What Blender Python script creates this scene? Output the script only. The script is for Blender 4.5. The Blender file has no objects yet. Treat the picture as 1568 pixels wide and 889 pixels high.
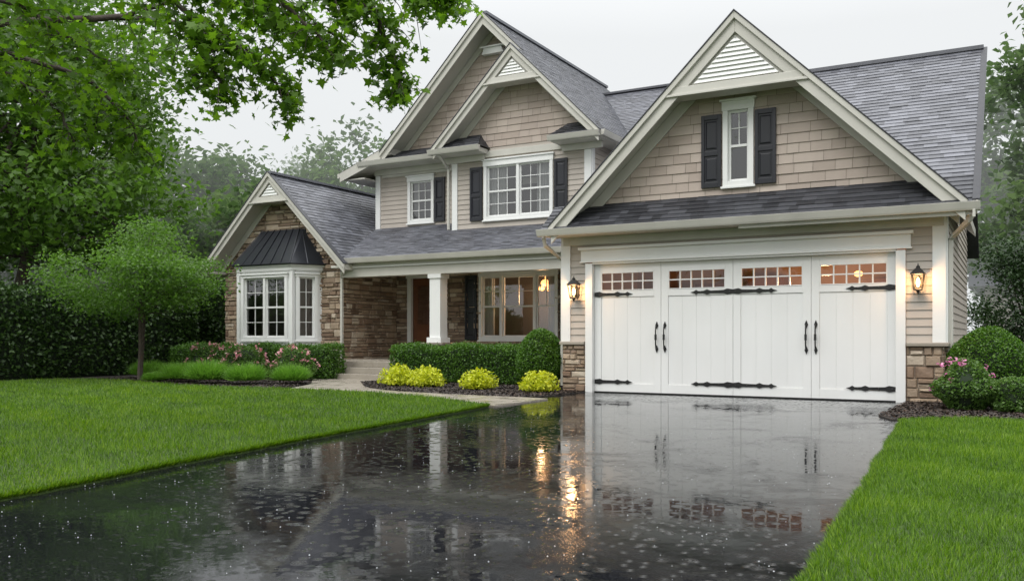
import bpy, math, random
import numpy as np
from mathutils import Vector
random.seed(7); rng=np.random.default_rng(7)
scene=bpy.context.scene
scene.view_settings.view_transform='Standard'
try: scene.view_settings.look='None'
except Exception: pass
scene.view_settings.exposure=0
COL=scene.collection

# ------------------------------------------------------------------ materials
def _n(nt,t,**k):
    n=nt.nodes.new(t)
    for a,b in k.items(): setattr(n,a,b)
    return n
def mk(name,stops,rough=.6,nscale=3.0,nmix=.4,bump=None,spec=.5,metal=0,rrange=None,coords='Object',weather=None):
    m=bpy.data.materials.new(name); m.use_nodes=True; nt=m.node_tree
    b=nt.nodes['Principled BSDF']
    tc=_n(nt,'ShaderNodeTexCoord')
    no=_n(nt,'ShaderNodeTexNoise'); no.inputs['Scale'].default_value=nscale; no.inputs['Detail'].default_value=5
    nt.links.new(tc.outputs[coords],no.inputs['Vector'])
    at=_n(nt,'ShaderNodeAttribute',attribute_name='rnd')
    mx=_n(nt,'ShaderNodeMix'); mx.inputs[0].default_value=nmix
    nt.links.new(at.outputs['Fac'],mx.inputs[2]); nt.links.new(no.outputs['Fac'],mx.inputs[3])
    cr=_n(nt,'ShaderNodeValToRGB'); e=cr.color_ramp.elements
    k=len(stops)
    lo,hi=.12,.88
    e[0].position=lo; e[0].color=(*stops[0],1); e[1].position=hi; e[1].color=(*stops[-1],1)
    for i in range(1,k-1):
        q=e.new(lo+(hi-lo)*i/(k-1)); q.color=(*stops[i],1)
    nt.links.new(mx.outputs[0],cr.inputs[0]); csock=cr.outputs[0]
    if weather:
        mp=_n(nt,'ShaderNodeMapping'); mp.inputs['Scale'].default_value=(2.2,2.2,.5); nt.links.new(tc.outputs[coords],mp.inputs[0])
        n4=_n(nt,'ShaderNodeTexNoise'); n4.inputs['Scale'].default_value=1.1; n4.inputs['Detail'].default_value=7; nt.links.new(mp.outputs[0],n4.inputs['Vector'])
        r4=_n(nt,'ShaderNodeMapRange'); r4.inputs[1].default_value=.3; r4.inputs[2].default_value=.7; r4.inputs[3].default_value=1-weather; r4.inputs[4].default_value=1
        nt.links.new(n4.outputs['Fac'],r4.inputs[0])
        vm=_n(nt,'ShaderNodeVectorMath',operation='SCALE'); nt.links.new(csock,vm.inputs[0]); nt.links.new(r4.outputs[0],vm.inputs['Scale']); csock=vm.outputs[0]
    nt.links.new(csock,b.inputs['Base Color'])
    b.inputs['Roughness'].default_value=rough; b.inputs['Metallic'].default_value=metal
    b.inputs['Specular IOR Level'].default_value=spec
    if rrange:
        n2=_n(nt,'ShaderNodeTexNoise'); n2.inputs['Scale'].default_value=rrange[2]; n2.inputs['Detail'].default_value=4
        nt.links.new(tc.outputs[coords],n2.inputs['Vector'])
        mr=_n(nt,'ShaderNodeMapRange'); mr.inputs[1].default_value=.35; mr.inputs[2].default_value=.65
        mr.inputs[3].default_value=rrange[0]; mr.inputs[4].default_value=rrange[1]
        nt.links.new(n2.outputs['Fac'],mr.inputs[0]); nt.links.new(mr.outputs[0],b.inputs['Roughness'])
    if bump:
        n3=_n(nt,'ShaderNodeTexNoise'); n3.inputs['Scale'].default_value=bump[0]; n3.inputs['Detail'].default_value=6
        nt.links.new(tc.outputs[coords],n3.inputs['Vector'])
        bp=_n(nt,'ShaderNodeBump'); bp.inputs['Strength'].default_value=bump[1]; bp.inputs['Distance'].default_value=bump[2]
        nt.links.new(n3.outputs['Fac'],bp.inputs['Height']); nt.links.new(bp.outputs[0],b.inputs['Normal'])
    return m
def leafmat(name,stops,trans=.35,rough=.45,spec=.4):
    m=bpy.data.materials.new(name); m.use_nodes=True; nt=m.node_tree
    b=nt.nodes['Principled BSDF']; out=nt.nodes['Material Output']
    at=_n(nt,'ShaderNodeAttribute',attribute_name='rnd')
    cr=_n(nt,'ShaderNodeValToRGB'); e=cr.color_ramp.elements
    k=len(stops); e[0].color=(*stops[0],1); e[1].color=(*stops[-1],1)
    for i in range(1,k-1):
        q=e.new(i/(k-1)); q.color=(*stops[i],1)
    nt.links.new(at.outputs['Fac'],cr.inputs[0]); nt.links.new(cr.outputs[0],b.inputs['Base Color'])
    b.inputs['Roughness'].default_value=rough; b.inputs['Specular IOR Level'].default_value=spec
    tr=_n(nt,'ShaderNodeBsdfTranslucent'); mi=_n(nt,'ShaderNodeMixShader'); mi.inputs[0].default_value=trans
    hs=_n(nt,'ShaderNodeHueSaturation'); hs.inputs['Value'].default_value=1.9; hs.inputs['Saturation'].default_value=1.05
    nt.links.new(cr.outputs[0],hs.inputs['Color']); nt.links.new(hs.outputs[0],tr.inputs[0])
    nt.links.new(b.outputs[0],mi.inputs[1]); nt.links.new(tr.outputs[0],mi.inputs[2]); nt.links.new(mi.outputs[0],out.inputs[0])
    return m
def glassmat(name,tint=(1,1,1),base=.10):
    m=bpy.data.materials.new(name); m.use_nodes=True; nt=m.node_tree; nt.nodes.remove(nt.nodes['Principled BSDF'])
    out=nt.nodes['Material Output']
    fr=_n(nt,'ShaderNodeFresnel'); fr.inputs[0].default_value=1.5
    ad=_n(nt,'ShaderNodeMath',operation='MULTIPLY_ADD'); ad.inputs[1].default_value=1.6; ad.inputs[2].default_value=base
    ad.use_clamp=True
    nt.links.new(fr.outputs[0],ad.inputs[0])
    t=_n(nt,'ShaderNodeBsdfTransparent'); t.inputs[0].default_value=(*tint,1)
    g=_n(nt,'ShaderNodeBsdfGlossy'); g.inputs['Roughness'].default_value=.02
    nz=_n(nt,'ShaderNodeTexNoise'); nz.inputs['Scale'].default_value=1.3
    tc=_n(nt,'ShaderNodeTexCoord'); nt.links.new(tc.outputs['Object'],nz.inputs['Vector'])
    bp=_n(nt,'ShaderNodeBump'); bp.inputs['Strength'].default_value=.25; bp.inputs['Distance'].default_value=.02
    nt.links.new(nz.outputs['Fac'],bp.inputs['Height']); nt.links.new(bp.outputs[0],g.inputs['Normal'])
    mi=_n(nt,'ShaderNodeMixShader'); nt.links.new(ad.outputs[0],mi.inputs[0]); nt.links.new(t.outputs[0],mi.inputs[1]); nt.links.new(g.outputs[0],mi.inputs[2])
    nt.links.new(mi.outputs[0],out.inputs[0]); return m
def emis(name,c,s):
    m=bpy.data.materials.new(name); m.use_nodes=True; b=m.node_tree.nodes['Principled BSDF']
    b.inputs['Base Color'].default_value=(*c,1); b.inputs['Emission Color'].default_value=(*c,1); b.inputs['Emission Strength'].default_value=s
    return m

MT={}
MT['siding']=mk('lap_siding',[(.41,.365,.315),(.48,.43,.375)],.5,2,.5,(60,.15,.003),weather=.12)
MT['shake']=mk('shingle_siding',[(.385,.315,.265),(.45,.375,.32),(.49,.415,.355)],.6,4,.3,(70,.3,.004),weather=.13)
MT['trim']=mk('beige_trim_paint',[(.52,.505,.455),(.60,.585,.53)],.4,1.5,.8,(40,.08,.003),weather=.12)
MT['white']=mk('white_paint',[(.75,.755,.735),(.81,.815,.80)],.35,1.2,.8,(40,.06,.003),weather=.05)
MT['roof']=mk('shingles_painted_sheen',[(.06,.062,.072),(.09,.093,.108),(.12,.124,.143),(.16,.165,.19)],.42,9,.35,(220,.5,.004),.55)  # lightened: wet sky sheen of the main slopes painted into the colour
MT['roof2']=mk('asphalt_shingles_dark',[(.020,.021,.025),(.035,.036,.042),(.052,.054,.062),(.075,.077,.088)],.5,9,.35,(220,.5,.004),.4)  # same shingles kept dark, without the painted sheen
MT['stone']=mk('ledge_stone',[(.15,.095,.062),(.29,.20,.135),(.44,.335,.235),(.25,.18,.125),(.40,.31,.22),(.54,.46,.36)],.6,7,.22,(28,.8,.012),weather=.15)
MT['mortar']=mk('mortar',[(.13,.105,.085),(.17,.145,.115)],.9,12,.6,(60,.4,.005))
MT['black']=mk('black_shutter_paint',[(.010,.011,.015),(.018,.019,.026)],.35,5,.5)
MT['iron']=mk('black_iron',[(.008,.008,.008),(.014,.014,.014)],.4,20,.5,(60,.2,.002))
MT['metalroof']=mk('dark_metal_roof',[(.022,.024,.030),(.036,.039,.047)],.32,3,.6,metal=.3)
MT['glass']=glassmat('window_glass')
MT['gglass']=glassmat('garage_window_glass',base=.02)
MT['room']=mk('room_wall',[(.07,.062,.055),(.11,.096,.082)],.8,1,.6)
MT['groom']=mk('garage_room_wall',[(.32,.18,.09),(.42,.25,.135)],.8,2,.6)
MT['curtain']=mk('curtain_cloth',[(.38,.40,.40),(.50,.51,.50)],.8,6,.6)
MT['door']=mk('wood_door',[(.11,.04,.018),(.18,.07,.03)],.35,6,.7)
MT['bark']=mk('bark',[(.035,.027,.02),(.08,.062,.048)],.85,8,.8,(18,.9,.03))
MT['mulch']=mk('mulch',[(.012,.009,.007),(.03,.021,.016)],.7,9,.7,(60,1,.03))
MT['chip']=mk('mulch_chips',[(.010,.007,.006),(.028,.018,.013),(.055,.035,.024)],.6,9,.1)
MT['walk']=mk('walkway_stone',[(.20,.17,.14),(.29,.26,.215),(.35,.315,.265)],.4,2.5,.5,(50,.3,.006),rrange=(.15,.5,3))
MT['grassbase']=mk('grass_soil',[(.03,.055,.008),(.05,.09,.012)],.9,1.2,.8,(30,1,.03))
MT['ground']=mk('ground_grass',[(.04,.075,.012),(.06,.11,.02)],.9,.4,.8,(20,1,.05))
MT['splash']=mk('water_splash',[(.55,.57,.6),(.8,.82,.84)],.1,30,.5)
MT['bulb']=emis('warm_bulb',(1,.55,.22),18)
MT['bulb2']=emis('warm_interior_bulb',(1,.50,.16),2.6)
def asphalt():
    m=bpy.data.materials.new('wet_asphalt'); m.use_nodes=True; nt=m.node_tree; b=nt.nodes['Principled BSDF']
    tc=_n(nt,'ShaderNodeTexCoord')
    def N(sc,det=5,rou=.55,dist=0):
        n=_n(nt,'ShaderNodeTexNoise'); n.inputs['Scale'].default_value=sc; n.inputs['Detail'].default_value=det; n.inputs['Roughness'].default_value=rou; n.inputs['Distortion'].default_value=dist
        nt.links.new(tc.outputs['Object'],n.inputs['Vector']); return n
    big=N(.9,10,.75,.5); fine=N(80,3); mid=N(8,4)
    pud=_n(nt,'ShaderNodeMapRange'); pud.inputs[1].default_value=.49; pud.inputs[2].default_value=.62
    nt.links.new(big.outputs['Fac'],pud.inputs[0])   # 0 = puddle, 1 = damp tarmac
    r=_n(nt,'ShaderNodeMapRange'); r.inputs[3].default_value=.012; r.inputs[4].default_value=.09
    nt.links.new(pud.outputs[0],r.inputs[0]); nt.links.new(r.outputs[0],b.inputs['Roughness'])
    sp=_n(nt,'ShaderNodeMapRange'); sp.inputs[3].default_value=.17; sp.inputs[4].default_value=.045
    nt.links.new(pud.outputs[0],sp.inputs[0]); nt.links.new(sp.outputs[0],b.inputs['Specular IOR Level'])
    cr=_n(nt,'ShaderNodeValToRGB'); cr.color_ramp.elements[0].color=(.003,.0032,.004,1); cr.color_ramp.elements[1].color=(.018,.019,.022,1)
    cr.color_ramp.elements[0].position=.38; cr.color_ramp.elements[1].position=.72
    nt.links.new(fine.outputs['Fac'],cr.inputs[0]); nt.links.new(cr.outputs[0],b.inputs['Base Color'])
    mu=_n(nt,'ShaderNodeMath',operation='MULTIPLY_ADD'); mu.inputs[1].default_value=.5; mu.inputs[2].default_value=.015
    nt.links.new(pud.outputs[0],mu.inputs[0])
    b1=_n(nt,'ShaderNodeBump'); b1.inputs['Distance'].default_value=.0022
    nt.links.new(mu.outputs[0],b1.inputs['Strength']); nt.links.new(fine.outputs['Fac'],b1.inputs['Height'])
    b2=_n(nt,'ShaderNodeBump'); b2.inputs['Distance'].default_value=.005; b2.inputs['Strength'].default_value=.11
    nt.links.new(mid.outputs['Fac'],b2.inputs['Height']); nt.links.new(b1.outputs[0],b2.inputs['Normal'])
    prev=b2
    for scale,th in ((6.5,.55),(12.0,.5)): # raindrop rings of two sizes
        vo=_n(nt,'ShaderNodeTexVoronoi'); vo.inputs['Scale'].default_value=scale; vo.voronoi_dimensions='2D'
        nt.links.new(tc.outputs['Object'],vo.inputs['Vector'])
        fr=_n(nt,'ShaderNodeMath',operation='MULTIPLY'); fr.inputs[1].default_value=58; nt.links.new(vo.outputs['Distance'],fr.inputs[0])
        sn=_n(nt,'ShaderNodeMath',operation='SINE'); nt.links.new(fr.outputs[0],sn.inputs[0])
        fa=_n(nt,'ShaderNodeMapRange'); fa.inputs[1].default_value=.05; fa.inputs[2].default_value=.34; fa.inputs[3].default_value=1; fa.inputs[4].default_value=0
        nt.links.new(vo.outputs['Distance'],fa.inputs[0])
        sc=_n(nt,'ShaderNodeSeparateColor'); nt.links.new(vo.outputs['Color'],sc.inputs[0])
        gt=_n(nt,'ShaderNodeMath',operation='GREATER_THAN'); gt.inputs[1].default_value=th; nt.links.new(sc.outputs[0],gt.inputs[0])
        m1=_n(nt,'ShaderNodeMath',operation='MULTIPLY'); nt.links.new(sn.outputs[0],m1.inputs[0]); nt.links.new(fa.outputs[0],m1.inputs[1])
        m2=_n(nt,'ShaderNodeMath',operation='MULTIPLY'); nt.links.new(m1.outputs[0],m2.inputs[0]); nt.links.new(gt.outputs[0],m2.inputs[1])
        b3=_n(nt,'ShaderNodeBump'); b3.inputs['Distance'].default_value=.001; b3.inputs['Strength'].default_value=.35
        nt.links.new(m2.outputs[0],b3.inputs['Height']); nt.links.new(prev.outputs[0],b3.inputs['Normal']); prev=b3
    nt.links.new(prev.outputs[0],b.inputs['Normal'])
    return m
MT['asphalt']=asphalt()

# ------------------------------------------------------------------ mesh builder
class Fr:
    def __init__(s,O,U,N,V=(0,0,1)): s.O=Vector(O); s.U=Vector(U).normalized(); s.N=Vector(N).normalized(); s.V=Vector(V).normalized()
    def p(s,u,v,n): return s.O+s.U*u+s.V*v+s.N*n
def FY(y): return Fr((0,y,0),(1,0,0),(0,-1,0))
def FX(x): return Fr((x,0,0),(0,1,0),(1,0,0))
def empty(name,loc=(0,0,0)):
    o=bpy.data.objects.new(name,None); o.location=loc; COL.objects.link(o); return o
class M:
    def __init__(s): s.v=[]; s.f=[]; s.r=[]
    def face(s,pts,r=None):
        i=len(s.v); s.v+=[tuple(p) for p in pts]; s.f.append(tuple(range(i,i+len(pts)))); s.r.append(random.random() if r is None else r)
    def hexa(s,p,r=None):
        i=len(s.v); s.v+=[tuple(q) for q in p]; r=random.random() if r is None else r
        for f in ((0,1,2,3),(7,6,5,4),(0,4,5,1),(1,5,6,2),(2,6,7,3),(3,7,4,0)):
            s.f.append(tuple(i+k for k in f)); s.r.append(r)
    def fb(s,F,u0,u1,v0,v1,n0,n1,r=None):
        s.hexa([F.p(u0,v0,n0),F.p(u1,v0,n0),F.p(u1,v1,n0),F.p(u0,v1,n0),F.p(u0,v0,n1),F.p(u1,v0,n1),F.p(u1,v1,n1),F.p(u0,v1,n1)],r)
    def box(s,x0,x1,y0,y1,z0,z1,r=None):
        s.hexa([(x0,y0,z0),(x1,y0,z0),(x1,y1,z0),(x0,y1,z0),(x0,y0,z1),(x1,y0,z1),(x1,y1,z1),(x0,y1,z1)],r)
    def prism(s,F,poly,n0,n1,r=None):
        i=len(s.v); k=len(poly); r=random.random() if r is None else r
        s.v+=[tuple(F.p(u,v,n0)) for u,v in poly]+[tuple(F.p(u,v,n1)) for u,v in poly]
        s.f.append(tuple(range(i,i+k))); s.f.append(tuple(range(i+2*k-1,i+k-1,-1))); s.r+=[r,r]
        for j in range(k):
            a=j; b=(j+1)%k; s.f.append((i+a,i+k+a,i+k+b,i+b)); s.r.append(r)
    def tube(s,pts,rad,seg=7,r=None):
        pts=[Vector(p) for p in pts]; i0=len(s.v); r=random.random() if r is None else r
        for j,p in enumerate(pts):
            d=(pts[min(j+1,len(pts)-1)]-pts[max(j-1,0)]); d=d.normalized() if d.length>1e-6 else Vector((0,0,1))
            a=d.cross(Vector((.31,.2,.93))); a=a.normalized() if a.length>1e-4 else Vector((1,0,0)); b=d.cross(a)
            for k in range(seg):
                t=2*math.pi*k/seg; s.v.append(tuple(p+(a*math.cos(t)+b*math.sin(t))*rad[j]))
        for j in range(len(pts)-1):
            for k in range(seg):
                a=i0+j*seg+k; b=i0+j*seg+(k+1)%seg; s.f.append((a,b,b+seg,a+seg)); s.r.append(r)
        s.f.append(tuple(range(i0,i0+seg))); s.r.append(r); e=i0+(len(pts)-1)*seg; s.f.append(tuple(range(e,e+seg))); s.r.append(r)
    def ball(s,c,rx,rz=None,nu=10,nv=7):
        rz=rz or rx; i0=len(s.v)
        for a in range(nv+1):
            for b in range(nu):
                t=math.pi*a/nv; q=2*math.pi*b/nu; s.v.append((c[0]+rx*math.sin(t)*math.cos(q),c[1]+rx*math.sin(t)*math.sin(q),c[2]+rz*math.cos(t)))
        for a in range(nv):
            for b in range(nu):
                s.f.append((i0+a*nu+b,i0+a*nu+(b+1)%nu,i0+(a+1)*nu+(b+1)%nu,i0+(a+1)*nu+b)); s.r.append(.5)
    def obj(s,name,mat,parent=None,bevel=0,smooth=False,solid=True):
        me=bpy.data.meshes.new(name); me.from_pydata(s.v,[],s.f); me.update()
        if solid:
            import bmesh
            bm=bmesh.new(); bm.from_mesh(me); bmesh.ops.recalc_face_normals(bm,faces=bm.faces); bm.to_mesh(me); bm.free()
        at=me.attributes.new('rnd','FLOAT','FACE'); at.data.foreach_set('value',np.array(s.r,dtype=np.float32))
        if smooth: me.polygons.foreach_set('use_smooth',[True]*len(me.polygons))
        me.materials.append(MT[mat] if isinstance(mat,str) else mat)
        o=bpy.data.objects.new(name,me); COL.objects.link(o)
        if parent: o.parent=parent
        if bevel:
            b=o.modifiers.new('bevel','BEVEL'); b.width=bevel; b.segments=2; b.limit_method='ANGLE'
        return o
def interval(poly,v):
    us=[]
    for (a,b),(c,d) in zip(poly,poly[1:]+poly[:1]):
        if abs(b-d)<1e-9:
            if abs(v-b)<1e-5: us+=[a,c]
        elif min(b,d)-1e-6<=v<=max(b,d)+1e-6: us.append(a+(c-a)*(v-b)/(d-b))
    return (min(us),max(us)) if us else None
def cut(p,q,act):
    segs=[(p,q)]
    for h in act:
        ns=[]
        for a,b in segs:
            if h[1]<=a or h[0]>=b: ns.append((a,b)); continue
            if h[0]>a: ns.append((a,h[0]))
            if h[1]<b: ns.append((h[1],b))
        segs=ns
    return segs
def courses(m,F,poly,holes=(),exp=.12,tab=None,lift=.012,jit=0,n0=0,vary=False,stone=False,under=True,gap=0):
    vs=[p[1] for p in poly]; us=[p[0] for p in poly]; v0=min(vs); vmax=max(vs)
    cl=lambda x,a,b:max(a,min(b,x))
    while v0<vmax-1e-4:
        h=exp*(random.uniform(.5,1.6) if vary else 1); v1=min(v0+h,vmax)
        br=sorted(set([v0,v1]+[x for hh in holes for x in (hh[2],hh[3]) if v0<x<v1]+[x for x in vs if v0<x<v1]))
        if tab:
            c=min(us)-random.uniform(0,tab[1]); cuts=[c]
            while c<max(us): c+=random.uniform(*tab); cuts.append(c)
        else: cuts=[min(us)-1,max(us)+1]
        tabs=[(a,b-gap,random.uniform(0,jit),random.random()) for a,b in zip(cuts,cuts[1:])]
        for a,b in zip(br,br[1:]):
            i0=interval(poly,a+1e-4); i1=interval(poly,b-1e-4)
            if not i0 or not i1: continue
            mid=(a+b)/2; act=[hh for hh in holes if hh[2]<mid<hh[3]]
            for (p,q,jt,rv) in tabs:
                for (pp,qq) in cut(p,q,act):
                    A,B=cl(pp,*i0),cl(qq,*i0); C,D=cl(qq,*i1),cl(pp,*i1)
                    if B-A<1e-4 and C-D<1e-4: continue
                    if stone:
                        if min(B-A,C-D)<.03 or b-a<.025: continue
                        subs=[(A,B,C,D,a,b)]
                        if b-a>.12 and random.random()<.45 and abs(A-D)<1e-3 and abs(B-C)<1e-3:
                            s_=a+(b-a)*random.uniform(.4,.6); subs=[(A,B,C,D,a,s_),(A,B,C,D,s_,b)]
                        for (A_,B_,C_,D_,a_,b_) in subs:
                            g=.006; k=min(.016,(b_-a_)*.25); o=n0+.012+random.uniform(0,.04); J=lambda:random.uniform(-.007,.007)
                            Pq=[F.p(A_+g,a_+g,n0),F.p(B_-g,a_+g,n0),F.p(C_-g,b_-g,n0),F.p(D_+g,b_-g,n0)]
                            Q=[F.p(A_+g+k+J(),a_+g+k+J(),o+J()),F.p(B_-g-k+J(),a_+g+k+J(),o+J()),F.p(C_-g-k+J(),b_-g-k+J(),o+J()),F.p(D_+g+k+J(),b_-g-k+J(),o+J())]
                            m.hexa(Pq+Q,random.random())
                        continue
                    oa=n0+jt+lift*(1-(a-v0)/h); ob=n0+jt+lift*(1-(b-v0)/h)
                    m.face([F.p(A,a,oa),F.p(B,a,oa),F.p(C,b,ob),F.p(D,b,ob)],rv)
                    if a==v0 and under and lift>0: m.face([F.p(A,a,n0-.004),F.p(B,a,n0-.004),F.p(B,a,oa),F.p(A,a,oa)],rv)
        v0=v1
def sheet(m,F,poly,holes=(),n=0): courses(m,F,poly,holes,exp=500,lift=0,n0=n)

H=empty('suburban_house')
parts={k:M() for k in ['siding','shake','trim','white','roof','roof2','stone','mortar','black','iron','metalroof','glass','gglass','room','groom','curtain','door','walk']}
P=parts
def stonewall(F,poly,holes=()):
    sheet(P['mortar'],F,poly,holes,0)
    courses(P['stone'],F,poly,holes,exp=.12,tab=(.10,.46),vary=True,stone=True)
def lap(F,poly,holes=()): courses(P['siding'],F,poly,holes,exp=.125,lift=.018)
def shake(F,poly,holes=()): 
    sheet(P['mortar'],F,poly,holes,-.002)
    courses(P['shake'],F,poly,holes,exp=.165,tab=(.18,.5),lift=.018,jit=.004,gap=.006)
def shingles(F,poly,holes=(),n0=.012,m='roof'): courses(P[m],F,poly,holes,exp=.125,tab=(.14,.34),lift=.011,jit=.005,n0=n0)

def window(F,x0,x1,z0,z1,units=1,rows=4,cols=3,weights=None,header=.12,curt=.25,tm='white',depth=1.3,sill=True,cas=.085,room=True,mr=True,toponly=False):
    T=P[tm]; c=cas
    hx0,hx1,hz0,hz1=x0+c,x1-c,z0+c,z1-c
    T.fb(F,x0,hx0,z0,z1-c,-.03,.05); T.fb(F,hx1,x1,z0,z1-c,-.03,.05)
    T.fb(F,x0-.015,x1+.015,z1-c,z1-c+header,-.03,.058); T.fb(F,x0-.045,x1+.045,z1-c+header,z1-c+header+.035,-.03,.09)
    T.fb(F,hx0,hx1,z0,hz0,-.03,.05)
    if sill: T.fb(F,x0-.03,x1+.03,z0-.035,z0,-.03,.075)
    w=weights or [1]*units; tot=sum(w); mul=.07; avail=(hx1-hx0)-mul*(units-1); cur=hx0
    for i,wi in enumerate(w):
        ww=avail*wi/tot; a,b=cur,cur+ww; cur=b+mul
        if i<units-1: T.fb(F,b,b+mul,hz0,hz1,-.06,.035)
        s=.04
        T.fb(F,a,a+s,hz0,hz1,-.07,-.02); T.fb(F,b-s,b,hz0,hz1,-.07,-.02); T.fb(F,a+s,b-s,hz0,hz0+s,-.07,-.02); T.fb(F,a+s,b-s,hz1-s,hz1,-.07,-.02)
        zm=(hz0+hz1)/2
        if mr: T.fb(F,a+s,b-s,zm-.022,zm+.022,-.068,-.015)
        m_=.008
        cc=cols if wi>=1 else max(2,cols-1)
        for k in range(1,cc):
            x=a+s+(b-a-2*s)*k/cc; T.fb(F,x-m_,x+m_,(zm if toponly else hz0+s),hz1-s,-.06,-.03)
        for k in range(1,rows):
            z=hz0+(hz1-hz0)*k/rows
            if toponly and z<zm+.01: continue
            if abs(z-zm)>.03 or not mr: T.fb(F,a+s,b-s,z-m_,z+m_,-.058,-.028)
        P['glass'].face([F.p(a+s,hz0+s,-.045),F.p(b-s,hz0+s,-.045),F.p(b-s,hz1-s,-.045),F.p(a+s,hz1-s,-.045)])
    if room:
        R=P['room']; d=-depth; e=.25
        q=[(hx0-e,hz0-e),(hx1+e,hz0-e),(hx1+e,hz1+e),(hx0-e,hz1+e)]
        R.face([F.p(u,v,d) for u,v in q])
        for (a,b) in zip(q,q[1:]+q[:1]): R.face([F.p(*a,-.075),F.p(*b,-.075),F.p(*b,d),F.p(*a,d)])
        sheet(R,F,q,[(hx0,hx1,hz0,hz1)],-.075)
    if curt:
        C=P['curtain']; W_=hx1-hx0
        for (a,b) in ((hx0-.02,hx0+W_*curt),(hx1-W_*curt,hx1+.02)):
            n=26; pts=[(a+(b-a)*i/n,-.16+.03*math.sin(i*1.35+random.random()*.5)) for i in range(n+1)]
            for (p,q2) in zip(pts,pts[1:]): C.face([F.p(p[0],hz0-.1,p[1]),F.p(q2[0],hz0-.1,q2[1]),F.p(q2[0],hz1+.1,q2[1]),F.p(p[0],hz1+.1,p[1])],.5)
    return (hx0,hx1,hz0,hz1)
def shutter(F,x0,x1,z0,z1):
    B=P['black']; s=.055
    B.fb(F,x0,x1,z0,z1,.02,.04)
    B.fb(F,x0,x0+s,z0,z1,.04,.062); B.fb(F,x1-s,x1,z0,z1,.04,.062)
    zm=z0+(z1-z0)*.47
    for a,b in ((z0,z0+.09),(zm-.04,zm+.04),(z1-.08,z1)): B.fb(F,x0+s,x1-s,a,b,.04,.062)
    for a,b in ((z0+.12,zm-.07),(zm+.07,z1-.11)):
        u0,u1=x0+s+.02,x1-s-.02; k=.025
        B.hexa([F.p(u0,a,.04),F.p(u1,a,.04),F.p(u1,b,.04),F.p(u0,b,.04),F.p(u0+k,a+k,.056),F.p(u1-k,a+k,.056),F.p(u1-k,b-k,.056),F.p(u0+k,b-k,.056)])
def para(Xa,Za,dx,s,top,bot):
    return [(Xa,Za-top),(Xa+dx,Za-abs(dx)*s-top),(Xa+dx,Za-abs(dx)*s-bot),(Xa,Za-bot)]
def gable(Xa,Za,hl,hr,s,yf,yw,yb,rl=None,rr=None,ped=0,th=.14,rw=.26,frieze=.2,ybL=None):
    T=P['trim']; F=FY(yf); W_=FY(yw)
    for d,r,y2 in ((-hl,rl if rl is not None else hl,ybL or yb),(hr,rr if rr is not None else hr,yb)):
        T.prism(F,para(Xa,Za,d,s,.0,th),0,-(y2-yf))
        sg=-1 if d<0 else 1
        if r>0:
            T.prism(F,para(Xa,Za,sg*r,s,-.012,rw),.003,.035)
            T.prism(F,para(Xa,Za,sg*(r+.03),s,-.03,.085),.0352,.085)
            if frieze: T.prism(W_,para(Xa,Za,sg*(r-.1),s,th+.002,th+frieze),.022,.05)
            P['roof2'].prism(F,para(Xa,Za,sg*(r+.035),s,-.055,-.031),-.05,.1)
    if ped:
        zb=Za-ped*s
        T.prism(FY(yf),[(Xa-ped,zb),(Xa+ped,zb),(Xa,Za-th)],-.02,-(yw-yf)+.01)
        T.fb(F,Xa-ped+.12,Xa+ped-.12,zb-.02,zb+.10,-.019,.045)
        T.fb(F,Xa-ped+.02,Xa+ped-.02,zb-.06,zb-.021,-.3,.075)
        v0=zb+.13; pv=(Za-rw-.06-v0)/s
        if pv>.1: courses(P['white'],F,[(Xa-pv,v0),(Xa+pv,v0),(Xa,v0+pv*s)],exp=.075,lift=.035,n0=-.018)
def slopeR(Xe,ze,s): return Fr((Xe,0,ze),(0,1,0),(s,0,1),(-1,0,s))
def slopeL(Xe,ze,s): return Fr((Xe,0,ze),(0,1,0),(-s,0,1),(1,0,s))
def slopeF(ye,ze,s): return Fr((0,ye,ze),(1,0,0),(0,-s,1),(0,1,s))
def gutter(x0,x1,y,z,m='trim'):
    F=Fr((0,y,z),(0,1,0),(1,0,0)); P[m].prism(F,[(0,0),(.0,.10),(-.0,.125),(-.12,.125),(-.085,.03),(-.07,0)],x0,x1)
def gutterY(x,y0,y1,z,m='trim'):
    F=Fr((x,0,z),(1,0,0),(0,1,0)); P[m].prism(F,[(0,0),(0,.125),(.12,.125),(.085,.03),(.07,0)],y0,y1)
def ret(x0,x1,yf,yw,z,rise=.32):
    T=P['trim']; T.box(x0,x1,yf,yw-.03,z-.015,z+.10); gutter(x0-.06,x1+.06,yf,z)
    T.box(x0+.08,x1-.08,yw-.09,yw-.03,z-.17,z-.016)
    s=rise/(yw-yf); F=slopeF(yf-.06,z+.125,s); L_=math.hypot(yw-yf+.06,(yw-yf+.06)*s)
    shingles(F,[(x0-.05,0),(x1+.05,0),(x1-.22,L_),(x0+.22,L_)],n0=.0,m='roof2')
    for a,b in ((x0-.05,x0+.22),(x1+.05,x1-.22)):
        P['roof2'].face([(a,yf-.06,z+.12),(a,yw,z+.12),(b,yw,z+.125+rise*1.1)])

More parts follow.
